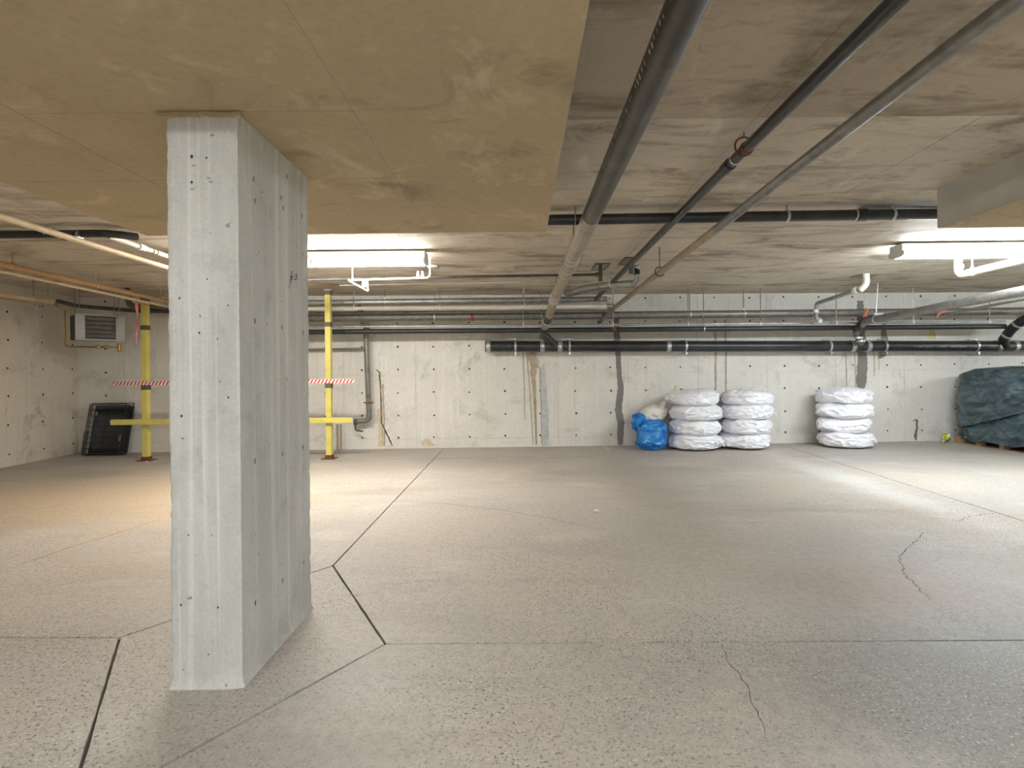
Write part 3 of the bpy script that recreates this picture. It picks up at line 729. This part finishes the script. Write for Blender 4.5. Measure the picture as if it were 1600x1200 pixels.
# --- right side pipes
pJ = Pipe('white pipe elbowing down from the ceiling beside the second strip light', [at(1497, 399, 6.3), at(1497, 430, 6.3), at(1600, 406, 5.45), at(1800, 360, 4.4)], .040, 'white_pvc', .09)
pJ.coupling((at(1498, 417, 6.3), Z), .06, 1.18, 'white_pvc'); pJ.hanger(pJ.near_px(1519, 1), 'white_pvc', rmat='white_pvc')
e = at(1349, 503, 8.75)
pK = Pipe('grey drain pipe coming in above the bagged tires and bending down into the low drain', [at(1800, 410, 4.9), at(1600, 454, 6.0), e, at(1337, 520, 8.95), at(1345, 536, 9.12)], .056, 'steel_mid', .12, seg=20)
obj('black_section', MB().tube([at(1362, 499, 8.6), e, at(1338, 517, 8.93), at(1344, 533, 9.1)], .063, 20, .1), 'abs_black', pK.t, smooth=True)
dk = (at(1337, 520, 8.95) - e).normalized()
for (x, y, dd) in ((1345, 507, dk), (1339, 517, dk), (1341, 528, Z), (1345, 533, Z)): pK.coupling((at(x, y, 8.95), dd), .035, 1.2, 'clamp', 'band')
q, d = pK.near_px(1369, 1); pK.hanger((q, d), 'clamp', rod=False)
tz = at(1379, 437, q.y); obj('hanger_rod', MB().tube([q + Z * .07, (q.x + .03, q.y, ZC)], .008, 6).box((q.x + .03, q.y, q.z + .085), (.15, .03, .03)), 'clamp', pK.t)
obj('orange_sleeve', MB().tube([at(1351, 497, 8.7), at(1352, 490, 8.75), at(1354, 484, 8.8)], .030, 12), 'orange', pK.t, smooth=True)
pK2 = Pipe('thin grey pipe beneath the grey drain pipe above the tarp', [at(1800, 432, 4.9), at(1600, 467, 6.2), at(1478, 491, 8.0)], .018, 'steel_mid')
pL = Pipe('grey pipe dropping from a white ceiling elbow to the back wall pipes', [at(1353, 429, 7.6), at(1353, 447, 7.6), at(1341, 453, 7.7), at(1276, 474, 8.55), at(1275, 484, 8.6), at(1275, 498, 8.65), at(1284, 504, 8.7)], .030, 'galv', .07)
obj('white_elbow', MB().tube([at(1353, 428, 7.6), at(1354, 444, 7.6), at(1344, 453, 7.66)], .043, 14, .08), 'white_pvc', pL.t, smooth=True)
pL.coupling((at(1336, 453.5, 7.74), pL.pts[3] - pL.pts[2]), .06, 1.35, 'white_pvc'); pL.coupling((at(1275, 486, 8.6), Z), .05, 1.25, 'white_pvc')
pL.coupling((at(1280, 501, 8.68), pL.pts[6] - pL.pts[5]), .06, 1.25, 'white_pvc')
obj('collar_plate', MB().box(at_z(1353, 431, ZC - .006), (.3, .3, .01)), 'plate', pL.t)
pN = Pipe('black drain elbow joining the low drain above the tarp', [at(1720, 470, 8.1), at(1605, 496, 8.8), at(1580, 514, 9.05), at(1567, 532, 9.2), at(1570, 541, 9.25)], .075, 'abs_black', .1, seg=20)
for x, y in ((1597, 501), (1590, 507), (1573, 524)):
    pN.coupling((at(x, y, 8.95 if x > 1580 else 9.13), at(1567, 532, 9.2) - at(1605, 496, 8.8)), .035, 1.1, 'clamp', 'band')

# --- standpipe with a hose valve at the left part of the back wall
pS = Pipe('grey standpipe running down the back wall beside the yellow rail', [at(560, 478, 8.7), at(564, 487, 8.75), at(572, 505, 8.95), at(572, 530, 9.0), at(577, 657, 9.05), at(553, 659, 9.05)], .042, 'steel_mid', .08, seg=16)
pS.coupling((at(572.5, 511, 8.97), Z), .10, 1.2, 'steel_dark'); pS.coupling((at(556, 659, 9.05), Vector((1, 0, 0))), .05, 1.15, 'steel_dark')
obj('valve', MB().tube([at(555, 661, 9.05), at(555, 672, 9.05), at(567, 674, 9.0)], .014, 8, .04).ring(at(555, 662, 9.05), (0, 0, 1), .025, .05), 'steel_dark', pS.t, smooth=True)
obj('pipe_clamp', MB().box(at(576, 629, 8.99), (.16, .02, .02)).ring(at(576, 629, 9.05), (0, 0, 1), .048, .03), 'rust', pS.t, smooth=True)
pT = Pipe('thin grey pipe crossing the back wall at the standpipe', along(330, 549, 571, 545, .10), .02, 'steel_mid')
for k, px in enumerate((527, 532.5)):
    Pipe(('thin brown pipe rising from the floor behind the yellow rail, nearer the column', 'thin brown pipe rising from the floor behind the yellow rail, nearer the standpipe')[k],
         [at(px, 663, 9.0), Vector((at(px, 663, 9.0).x, 9.0, .0))], .017, 'steel_tan', name='riser')

# ------------------------------------------------------------------ yellow guard rail with hazard board
YB = 8.2
xl, xr = at(228, 600, YB).x, at(514, 600, YB).x
gr = thing('guard_rail', 'yellow steel guard rail with two posts and a striped board behind the column', 'barrier', ((xl + xr) / 2, YB, 0))
for i, (x, px, top) in enumerate(((xl, 228, 2.42), (xr, 514, 2.50))):
    po = obj('post', MB().box((x, YB, top / 2), (.082, .082, top)), 'yellow', gr, bevel=.004)
    obj('base_plate', MB().box((x, YB, .03), (.10, .10, .06)), 'rust', po); obj('foot_plate', MB().box((x, YB, .004), (.2, .2, .008)), 'rust', po)
    for z in (1.10, 2.02 if i else 2.0, top - .0): obj('collar', MB().box((x, YB, z), (.09, .09, .07)), 'collar', po)
    obj('post_cap', MB().box((x, YB, top + .035), (.088, .088, .02)), 'print', po)
x0, x1 = at(181, 660, YB).x, at(553, 658, YB).x
obj('rail', MB().box(((x0 + x1) / 2, YB - .075, .585), (x1 - x0, .06, .078)), 'yellow', gr, bevel=.004)
for s in (x0, x1): obj('rail_end', MB().box((s, YB - .075, .585), (.012, .056, .07)), 'print', gr)
x0, x1 = at(181, 599, YB).x, at(554, 594, YB).x
bo = obj('hazard_board', MB().box((0, 0, 0), (x1 - x0, .012, .062)), 'stripe', gr, local=True)
bo.location = ((x0 + x1) / 2 - gr.location.x, -.048, 1.165)

# ------------------------------------------------------------------ unit heater
hp = at(157, 512, 8.1)
he = thing('unit_heater', 'grey box heater with dark louvres hung from the ceiling in the corner', 'heater', (hp.x, hp.y, hp.z), R(50))
W, H, D = .60, .39, .36
obj('body', MB().box((0, D / 2 + .01, 0), (W * .96, D, H * .94)), 'heater_dark', he, local=True, bevel=.01)
fr = MB().box((0, 0, H / 2 - .012), (W, .03, .024)).box((0, 0, -H / 2 + .012), (W, .03, .024))
for s in (-1, 1): fr.box((s * (W / 2 - .058), 0, 0), (.116, .03, H - .05))
obj('front_frame', fr, 'heater_grey', he, local=True, bevel=.003)
for k in range(5):
    obj('louvre', MB().box((0, -.002, -.125 + k * .064), (W - .235, .05, .004), rot=Matrix.Rotation(R(52), 3, 'X')), 'louvre', he, local=True)
for sx in (-.24, .24):
    for sy in (.05, .3): obj('hanger_rod', MB().tube([(sx, sy, H / 2 - .02), (sx, sy, ZC - hp.z)], .006, 6), 'rod', he, local=True)
fp = MB().tube([(-.36, .30, .26), (-.36, .30, -.27), (-.30, .26, -.285), (.10, .04, -.285), (.22, .04, -.285)], .011, 8, .04)
obj('gas_pipe', fp, 'brass', he, local=True, smooth=True)
for c_, d_, r_, w_ in (((-.02, .05, -.285), (1, 0, 0), .022, .05), ((.08, .04, -.285), (1, 0, 0), .024, .06), ((.24, .04, -.29), (0, 0, 1), .022, .12), ((.24, .04, -.235), (0, 0, 1), .028, .02), ((.24, .04, -.33), (0, 0, 1), .028, .02)):
    obj('gas_valve', MB().ring(c_, d_, r_, w_), 'brass', he, local=True, smooth=True)
obj('top_cap', MB().tube([(.24, .06, H / 2), (.24, .06, H / 2 + .05)], [.012, .028], 8), 'clamp', he, local=True)

# pink ribbon on the cream pipe
p = pD2b.near_px(213, 1)[0] - Z * .022
vs, fs = [], []
for k in range(25):
    t = k / 24; z = p.z - t * .62; w = .014 + .012 * math.sin(t * 9) ** 2 * (1 - t) - .008 * (t > .75); a = t * 5
    for s in (-1, 1):
        for th in (0, .002): vs.append((p.x + s * w * math.cos(a) + .012 * math.sin(t * 4), p.y + s * w * math.sin(a) * .6 + th, z))
for k in range(24):
    b = k * 4; fs += [(b, b + 4, b + 6, b + 2), (b + 1, b + 3, b + 7, b + 5)]
rb = thing('ribbon', 'pink ribbon dangling from the cream pipe beside the heater', 'ribbon', p)
obj('streamer', MB().add(vs, fs), 'pink', rb); obj('knot', MB().hoop(p + Vector((0, 0, .01)), (1, .2, 0), .024, .007), 'pink', rb, smooth=True)
obj('tail_knot', MB().box((p.x - .018, p.y, p.z - .33), (.03, .02, .04), rot=Matrix.Rotation(.5, 3, 'Y')), 'pink', rb, bevel=.006)

# ------------------------------------------------------------------ folded black wire crate leaning in the corner
cr = thing('wire_crate', 'folded black wire pet crate leaning against the back wall near the corner', 'crate', (-6.72, 8.80, 0), R(2))
lean = Matrix.Rotation(R(-14), 3, 'X')
def Lp(x, y, z): return lean @ Vector((x, y, z + .012))
for k, (w, h, y, xo) in enumerate(((.66, .84, 0, 0), (.62, .80, -.03, -.02), (.58, .82, -.06, -.04))):
    fr = MB(); c = [Lp(xo - w / 2, y, 0), Lp(xo + w / 2, y, 0), Lp(xo + w / 2, y, h), Lp(xo - w / 2, y, h)]
    for a, b in zip(c, c[1:] + c[:1]): fr.tube([a, b], .007, 6)
    f = obj('panel_frame', fr, 'wire_black', cr, local=True)
    wm = MB()
    for j in range(1, 24): x = xo - w / 2 + w * j / 24; wm.tube([Lp(x, y, 0), Lp(x, y, h)], .0025, 4)
    for j in range(1, 9): z = h * j / 9; wm.tube([Lp(xo - w / 2, y, z), Lp(xo + w / 2, y, z)], .0032, 4)
    obj('wire_mesh', wm, 'wire_black', f, local=True)
tr = MB().box(Lp(.02, .03, .41), (.60, .012, .76), rot=lean)
for s in (-1, 1): tr.box(Lp(.02 + s * .30, .022, .41), (.012, .03, .76), rot=lean)
for z in (.03, .79): tr.box(Lp(.02, .022, z), (.60, .03, .012), rot=lean)
obj('tray', tr, 'tray_black', cr, local=True)
sm = MB()
for j in range(16): sm.box(Lp(-.30, -.075, .03 + j * .022), (.09, .006, .008), rot=lean)
obj('side_grille', sm, 'wire_black', cr, local=True)
for c_, z_ in ((Lp(-.19, -.075, .66), (.03, .012, .05)), (Lp(.24, -.075, .25), (.025, .012, .09)), (Lp(-.25, -.07, .56), (.05, .008, .10))):
    obj('latch', MB().box(c_, z_, rot=lean), 'steel_mid', cr, local=True)

# ------------------------------------------------------------------ bagged tires
def ridge(v): return 1 - abs(mnoise.noise(v)) * 2
def bag_mesh(seed, Rr, h, ears=(), amp=1.0, n=3.8, na=168, nv=64):
    """a tire in a thin sack: a fat disc with slack, folded cloth"""
    o = Vector((seed * 7.31, seed * 3.7, seed * 1.9)); vs, fs = [], []
    for i in range(nv + 1):
        ph = -math.pi / 2 + math.pi * i / nv; cp, sp = math.cos(ph), math.sin(ph)
        r = Rr * abs(cp) ** (2 / n); z0 = h / 2 * math.copysign(abs(sp) ** (2 / n), sp)
        side = abs(cp) ** .7
        for j in range(na):
            th = 2 * math.pi * j / na; d = Vector((math.cos(th), math.sin(th), 0)); z = z0
            low = mnoise.noise(Vector((d.x * 1.4, d.y * 1.4, z * 2.5)) + o) * .05
            tilt = mnoise.noise(Vector((d.x * 1.1, d.y * 1.1, 9)) + o) * .10
            f1 = Vector((d.x * 1.5, d.y * 1.5, (z + tilt) * 16)) + o                    # slack folds running round the tire
            f2 = Vector((d.x * 3.4 + z * 5, d.y * 3.4, (z - tilt) * 9)) + o * 1.7
            f3 = Vector((d.x * 8, d.y * 8, z * 24)) + o * 2.1
            cre = ridge(f1) ** 2 * .026 + ridge(f2) ** 3 * .022 + ridge(f3) ** 2 * .007
            k = 1.0; zz = 0.0
            for (a0, wd, am, dz) in ears:
                da = math.atan2(math.sin(th - a0), math.cos(th - a0)); g = math.exp(-(da / wd) ** 2) * side ** 2
                k += am * g; zz += dz * g; z *= 1 - .45 * g
            rr_ = max(0.0, r * k + (low + cre - .030) * side * amp)
            top = 0.0
            if sp > 0:
                u = r / Rr
                top = (ridge(Vector((d.x * u * 3, d.y * u * 3, 5)) + o) ** 2 * .022 + mnoise.noise(Vector((d.x * u * 2, d.y * u * 2, 2)) + o) * .03) * (1 - abs(cp) ** 2) - .012
            vs.append((d.x * rr_, d.y * rr_, z + top + zz + .012 * math.sin(th * 2 + seed) * side * (1 if sp > 0 else .3)))
    for i in range(nv):
        for j in range(na):
            fs.append((i * na + j, i * na + (j + 1) % na, (i + 1) * na + (j + 1) % na, (i + 1) * na + j))
    return MB().add(vs, fs)
LV = ['bottom', 'second', 'third', 'top']
def bag_stack(px, Yc, base_px_h, Rr, where, seed, ears, offs):
    X = (px - CX) / FPX * Yc; hh = .232; z = .004
    for k in range(4):
        mb = bag_mesh(seed + k, Rr * (1 + (.03 if k in (0, 2) else -.01)), hh * 1.13, ears[k])
        zmin = min(v.z for v in mb.v); 
        for v in mb.v: v.z -= zmin
        nm = {0: 'lowest', 1: 'second up', 2: 'third up', 3: 'topmost'}[k]
        t = thing('bagged_tire', f'white bagged tire, {nm} in the {where}', 'bag', (X + offs[k][0], Yc + offs[k][1], z), offs[k][2], 'white bagged tires')
        obj('bag', mb, 'bag_white', t, smooth=True, local=True)
        # gathered knot of the bag mouth
        rnd = random.Random(seed * 9 + k); a = ears[k][0][0] if ears[k] else rnd.uniform(-2.4, -.7)
        kb = MB(); p = Vector((math.cos(a) * Rr * (1.0 + (ears[k][0][2] if ears[k] else 0)), math.sin(a) * Rr * (1.0 + (ears[k][0][2] if ears[k] else 0)), hh * .45 + (ears[k][0][3] if ears[k] else 0)))
        dd = Vector((math.cos(a), math.sin(a), .15)); pts = [p - dd * .06, p - dd * .01, p + dd * .015, p + dd * .045]
        kb.tube(pts, [.03, .014, .02, .035], 9); obj('bag_mouth', kb, 'bag_white', t, smooth=True, local=True)
        z += hh
bag_stack(1083, 8.88, 95, .41, 'stack beside the blue bag', 50, [[(-.5, .3, .06, -.03)], [], [(.3, .3, .05, 0)], [(-2.9, .4, .06, .03)]], [(0, 0, 0), (.02, 0, .8), (.03, -.01, 2), (-.02, 0, 0)])
bag_stack(1163, 8.92, 95, .395, 'middle stack of white bags', 60, [[(-2.5, .5, .06, -.02)], [(.2, .3, .06, 0)], [], [(-.1, .3, .08, 0)]], [(-.01, 0, 0), (.02, 0, 0), (.02, 0, 1), (0.01, 0, 0)])
bag_stack(1317, 8.95, 92, .40, 'stack standing alone near the tarp', 70, [[], [(-2.75, .28, .22, .02)], [(-2.8, .26, .22, .03)], [(-2.6, .4, .06, .05)]], [(.02, 0, 0), (.0, 0, 0), (.0, 0, 0), (.0, 0, 0)])

def lump(seed, c, size, n=3.0, cre=.03, na=80, nv=48, shear=(0, 0)):
    o = Vector((seed * 5.1, seed * 2.3, seed)); vs, fs = [], []
    for i in range(nv + 1):
        ph = -math.pi / 2 + math.pi * i / nv; cp, sp = math.cos(ph), math.sin(ph)
        for j in range(na):
            th = 2 * math.pi * j / na
            f = lambda v: math.copysign(abs(v) ** (2 / n), v)
            p = Vector((f(math.cos(th)) * abs(cp) ** (2 / n) * size[0] / 2, f(math.sin(th)) * abs(cp) ** (2 / n) * size[1] / 2, f(sp) * size[2] / 2))
            d = Vector((math.cos(th) * cp, math.sin(th) * cp, sp))
            w = mnoise.noise(d * 1.5 + o) * .10 * size[0] + (ridge(p * 9 + o) ** 2 - .4) * cre + (ridge(p * 22 + o) ** 3 - .2) * cre * .4
            p = p + d * w; p.x += shear[0] * (p.z / size[2]); p.y += shear[1] * (p.z / size[2])
            p.z = max(p.z, -size[2] / 2)
            vs.append(Vector(c) + p)
    for i in range(nv):
        for j in range(na): fs.append((i * na + j, i * na + (j + 1) % na, (i + 1) * na + (j + 1) % na, (i + 1) * na + j))
    return MB().add(vs, fs)
b0 = at(1018, 703, 8.72)
bb = thing('blue_bag', 'crumpled shiny blue plastic bag on the floor beside the white stack', 'bag', (b0.x, 8.85, 0))
obj('bag', lump(3, (b0.x + .03, 8.86, .24), (.46, .46, .47), 3.4, .035), 'bag_blue', bb, smooth=True)
obj('bag_mouth', lump(8, (b0.x - .17, 8.87, .44), (.22, .26, .26), 2.4, .03, 48, 28), 'bag_blue', bb, smooth=True)
wb = thing('loose_bag', 'crumpled off-white sack lying over the blue bag against the stack', 'bag', (b0.x + .04, 8.95, .47))
obj('bag', lump(5, (b0.x + .10, 8.98, .58), (.40, .34, .26), 2.4, .025, 64, 36, (.10, 0)), 'bag_pale', wb, smooth=True)
obj('bag_mouth', MB().tube([(b0.x + .20, 8.9, .64), (b0.x + .24, 8.86, .72), (b0.x + .22, 8.84, .76)], [.06, .025, .05], 10), 'bag_pale', wb, smooth=True)

# ------------------------------------------------------------------ tarp-covered load on a pallet
PX0, PX1, PY0, PY1 = 7.44, 8.75, 7.5, 9.33
pl = thing('pallet', 'wooden pallet under the dark tarp', 'pallet', ((PX0 + PX1) / 2, (PY0 + PY1) / 2, 0))
for y in [PY0 + .05 + k * (PY1 - PY0 - .1) / 4 for k in range(5)]:
    for x in (PX0 + .05, (PX0 + PX1) / 2, PX1 - .05): obj('block', MB().box((x, y, .055), (.09, .09 if y < 9 else .12, .09)), 'pallet_wood', pl)
for x in (PX0 + .05, (PX0 + PX1) / 2, PX1 - .05): obj('bottom_board', MB().box((x, (PY0 + PY1) / 2, .006), (.1, PY1 - PY0, .012)), 'pallet_wood', pl)
for k in range(9): obj('deck_board', MB().box(((PX0 + PX1) / 2, PY0 + .06 + k * (PY1 - PY0 - .12) / 8, .111), (PX1 - PX0, .13, .02)), 'pallet_wood', pl)
tp = thing('tarp_load', 'dark green-grey tarp draped over a bulky load on the pallet', 'tarp', ((PX0 + PX1) / 2, (PY0 + PY1) / 2, .12))
def tarp(grow, hem, seed, zt, bulge, thick=True):
    """draped skin round the load: rings from the hem up over the top"""
    cx, cy = (PX0 + PX1) / 2, (PY0 + PY1) / 2 - .02; hx, hy = (PX1 - PX0) / 2 + grow, (PY1 - PY0) / 2 - .03 + grow
    na, nv = 200, 70; vs, fs = [], []; o = Vector((seed, seed * 2.2, 1))
    for i in range(nv + 1):
        t = i / nv
        for j in range(na):
            th = 2 * math.pi * j / na; n = 5.0
            f = lambda v: math.copysign(abs(v) ** (2 / n), v)
            ux, uy = f(math.cos(th)), f(math.sin(th))
            zb = hem(ux, uy)
            if t < .72:
                s = t / .72; z = zb + (zt - .1 - zb) * s; k = 1.0
            else:
                s = (t - .72) / .28; k = math.cos(s * math.pi / 2) ** .55 if s < 1 else 0; z = zt - .1 + .1 * math.sin(s * math.pi / 2)
            z1 = (z - .1) / (zt - .1)
            bx = bulge(z1)
            p = Vector((cx + ux * (hx * k + (bx if k > .5 else 0)), cy + uy * hy * k, z))
            dome = .07 * math.exp(-((p.y - 8.75) / .5) ** 2) * max(0, z1 - .6) * 2
            d = Vector((ux, uy, .15)).normalized()
            w = mnoise.noise(Vector((p.x * 2.2, p.y * 2.2, p.z * 2.5)) + o) * .06 + (ridge(Vector((p.x * 2, p.y * 2 + p.z * 2.4, p.z * 5 - p.y * 2)) + o) ** 3 - .2) * .055 + (ridge(Vector((p.x * 4, p.y * 4 + p.z * 4, p.z * 7)) + o) ** 3 - .3) * .030
            p += d * w; p.z += dome; p.y = min(p.y, 9.43)
            if s == 1 and t >= .72: p = Vector((cx, cy, zt))
            vs.append(p)
    for i in range(nv):
        for j in range(na): fs.append((i * na + j, i * na + (j + 1) % na, (i + 1) * na + (j + 1) % na, (i + 1) * na + j))
    return MB().add(vs, fs)
def hem_low(ux, uy): return .085 + .02 * math.sin(uy * 9)
def hem_high(ux, uy): return .30 + .46 * max(0, min(1, (-uy + .75) / 1.6)) ** 1.3 if ux < -.5 else .4
obj('tarp_skirt', tarp(.035, hem_low, 2, 1.16, lambda z: .02 - .07 * z), 'tarp', tp, smooth=True)
obj('tarp_cover', tarp(.075, hem_high, 5, 1.24, lambda z: .10 * math.exp(-((z - .62) / .18) ** 2) + .03 * math.exp(-((z - .95) / .1) ** 2) + .06 * math.exp(-((z - .25) / .1) ** 2) - .10 * z), 'tarp', tp, smooth=True)
s0 = at(1481, 686, 9.3)
st = thing('strap_bundle', 'small tangle of yellow and green straps at the pallet corner', 'straps', (s0.x, 9.30, 0))
for k, m_ in enumerate(('strap_yellow', 'strap_green', 'white_bit', 'strap_yellow')):
    rnd = random.Random(80 + k); pts = [(s0.x - .05 + rnd.uniform(-.08, .1), 9.30 + rnd.uniform(-.07, .05), .02 + rnd.uniform(0, .14)) for _ in range(5)]
    pts[0] = (pts[0][0], pts[0][1], .014); obj('strap', MB().tube(pts, .013, 7, .05), m_, st, smooth=True)

# small litter on the floor
for px, py, s, lab in ((932, 800, .028, 'small white scrap of paper on the open floor'), (229, 722, .022, 'tiny white pebble by the foot of the yellow post')):
    p = at_z(px, py, 0); mb = lump(int(px), (p.x, p.y, s * .4), (s * 1.6, s, s * .8), 2.2, .004, 14, 8)
    tag(obj('litter', mb, 'white_bit'), lab, 'litter')
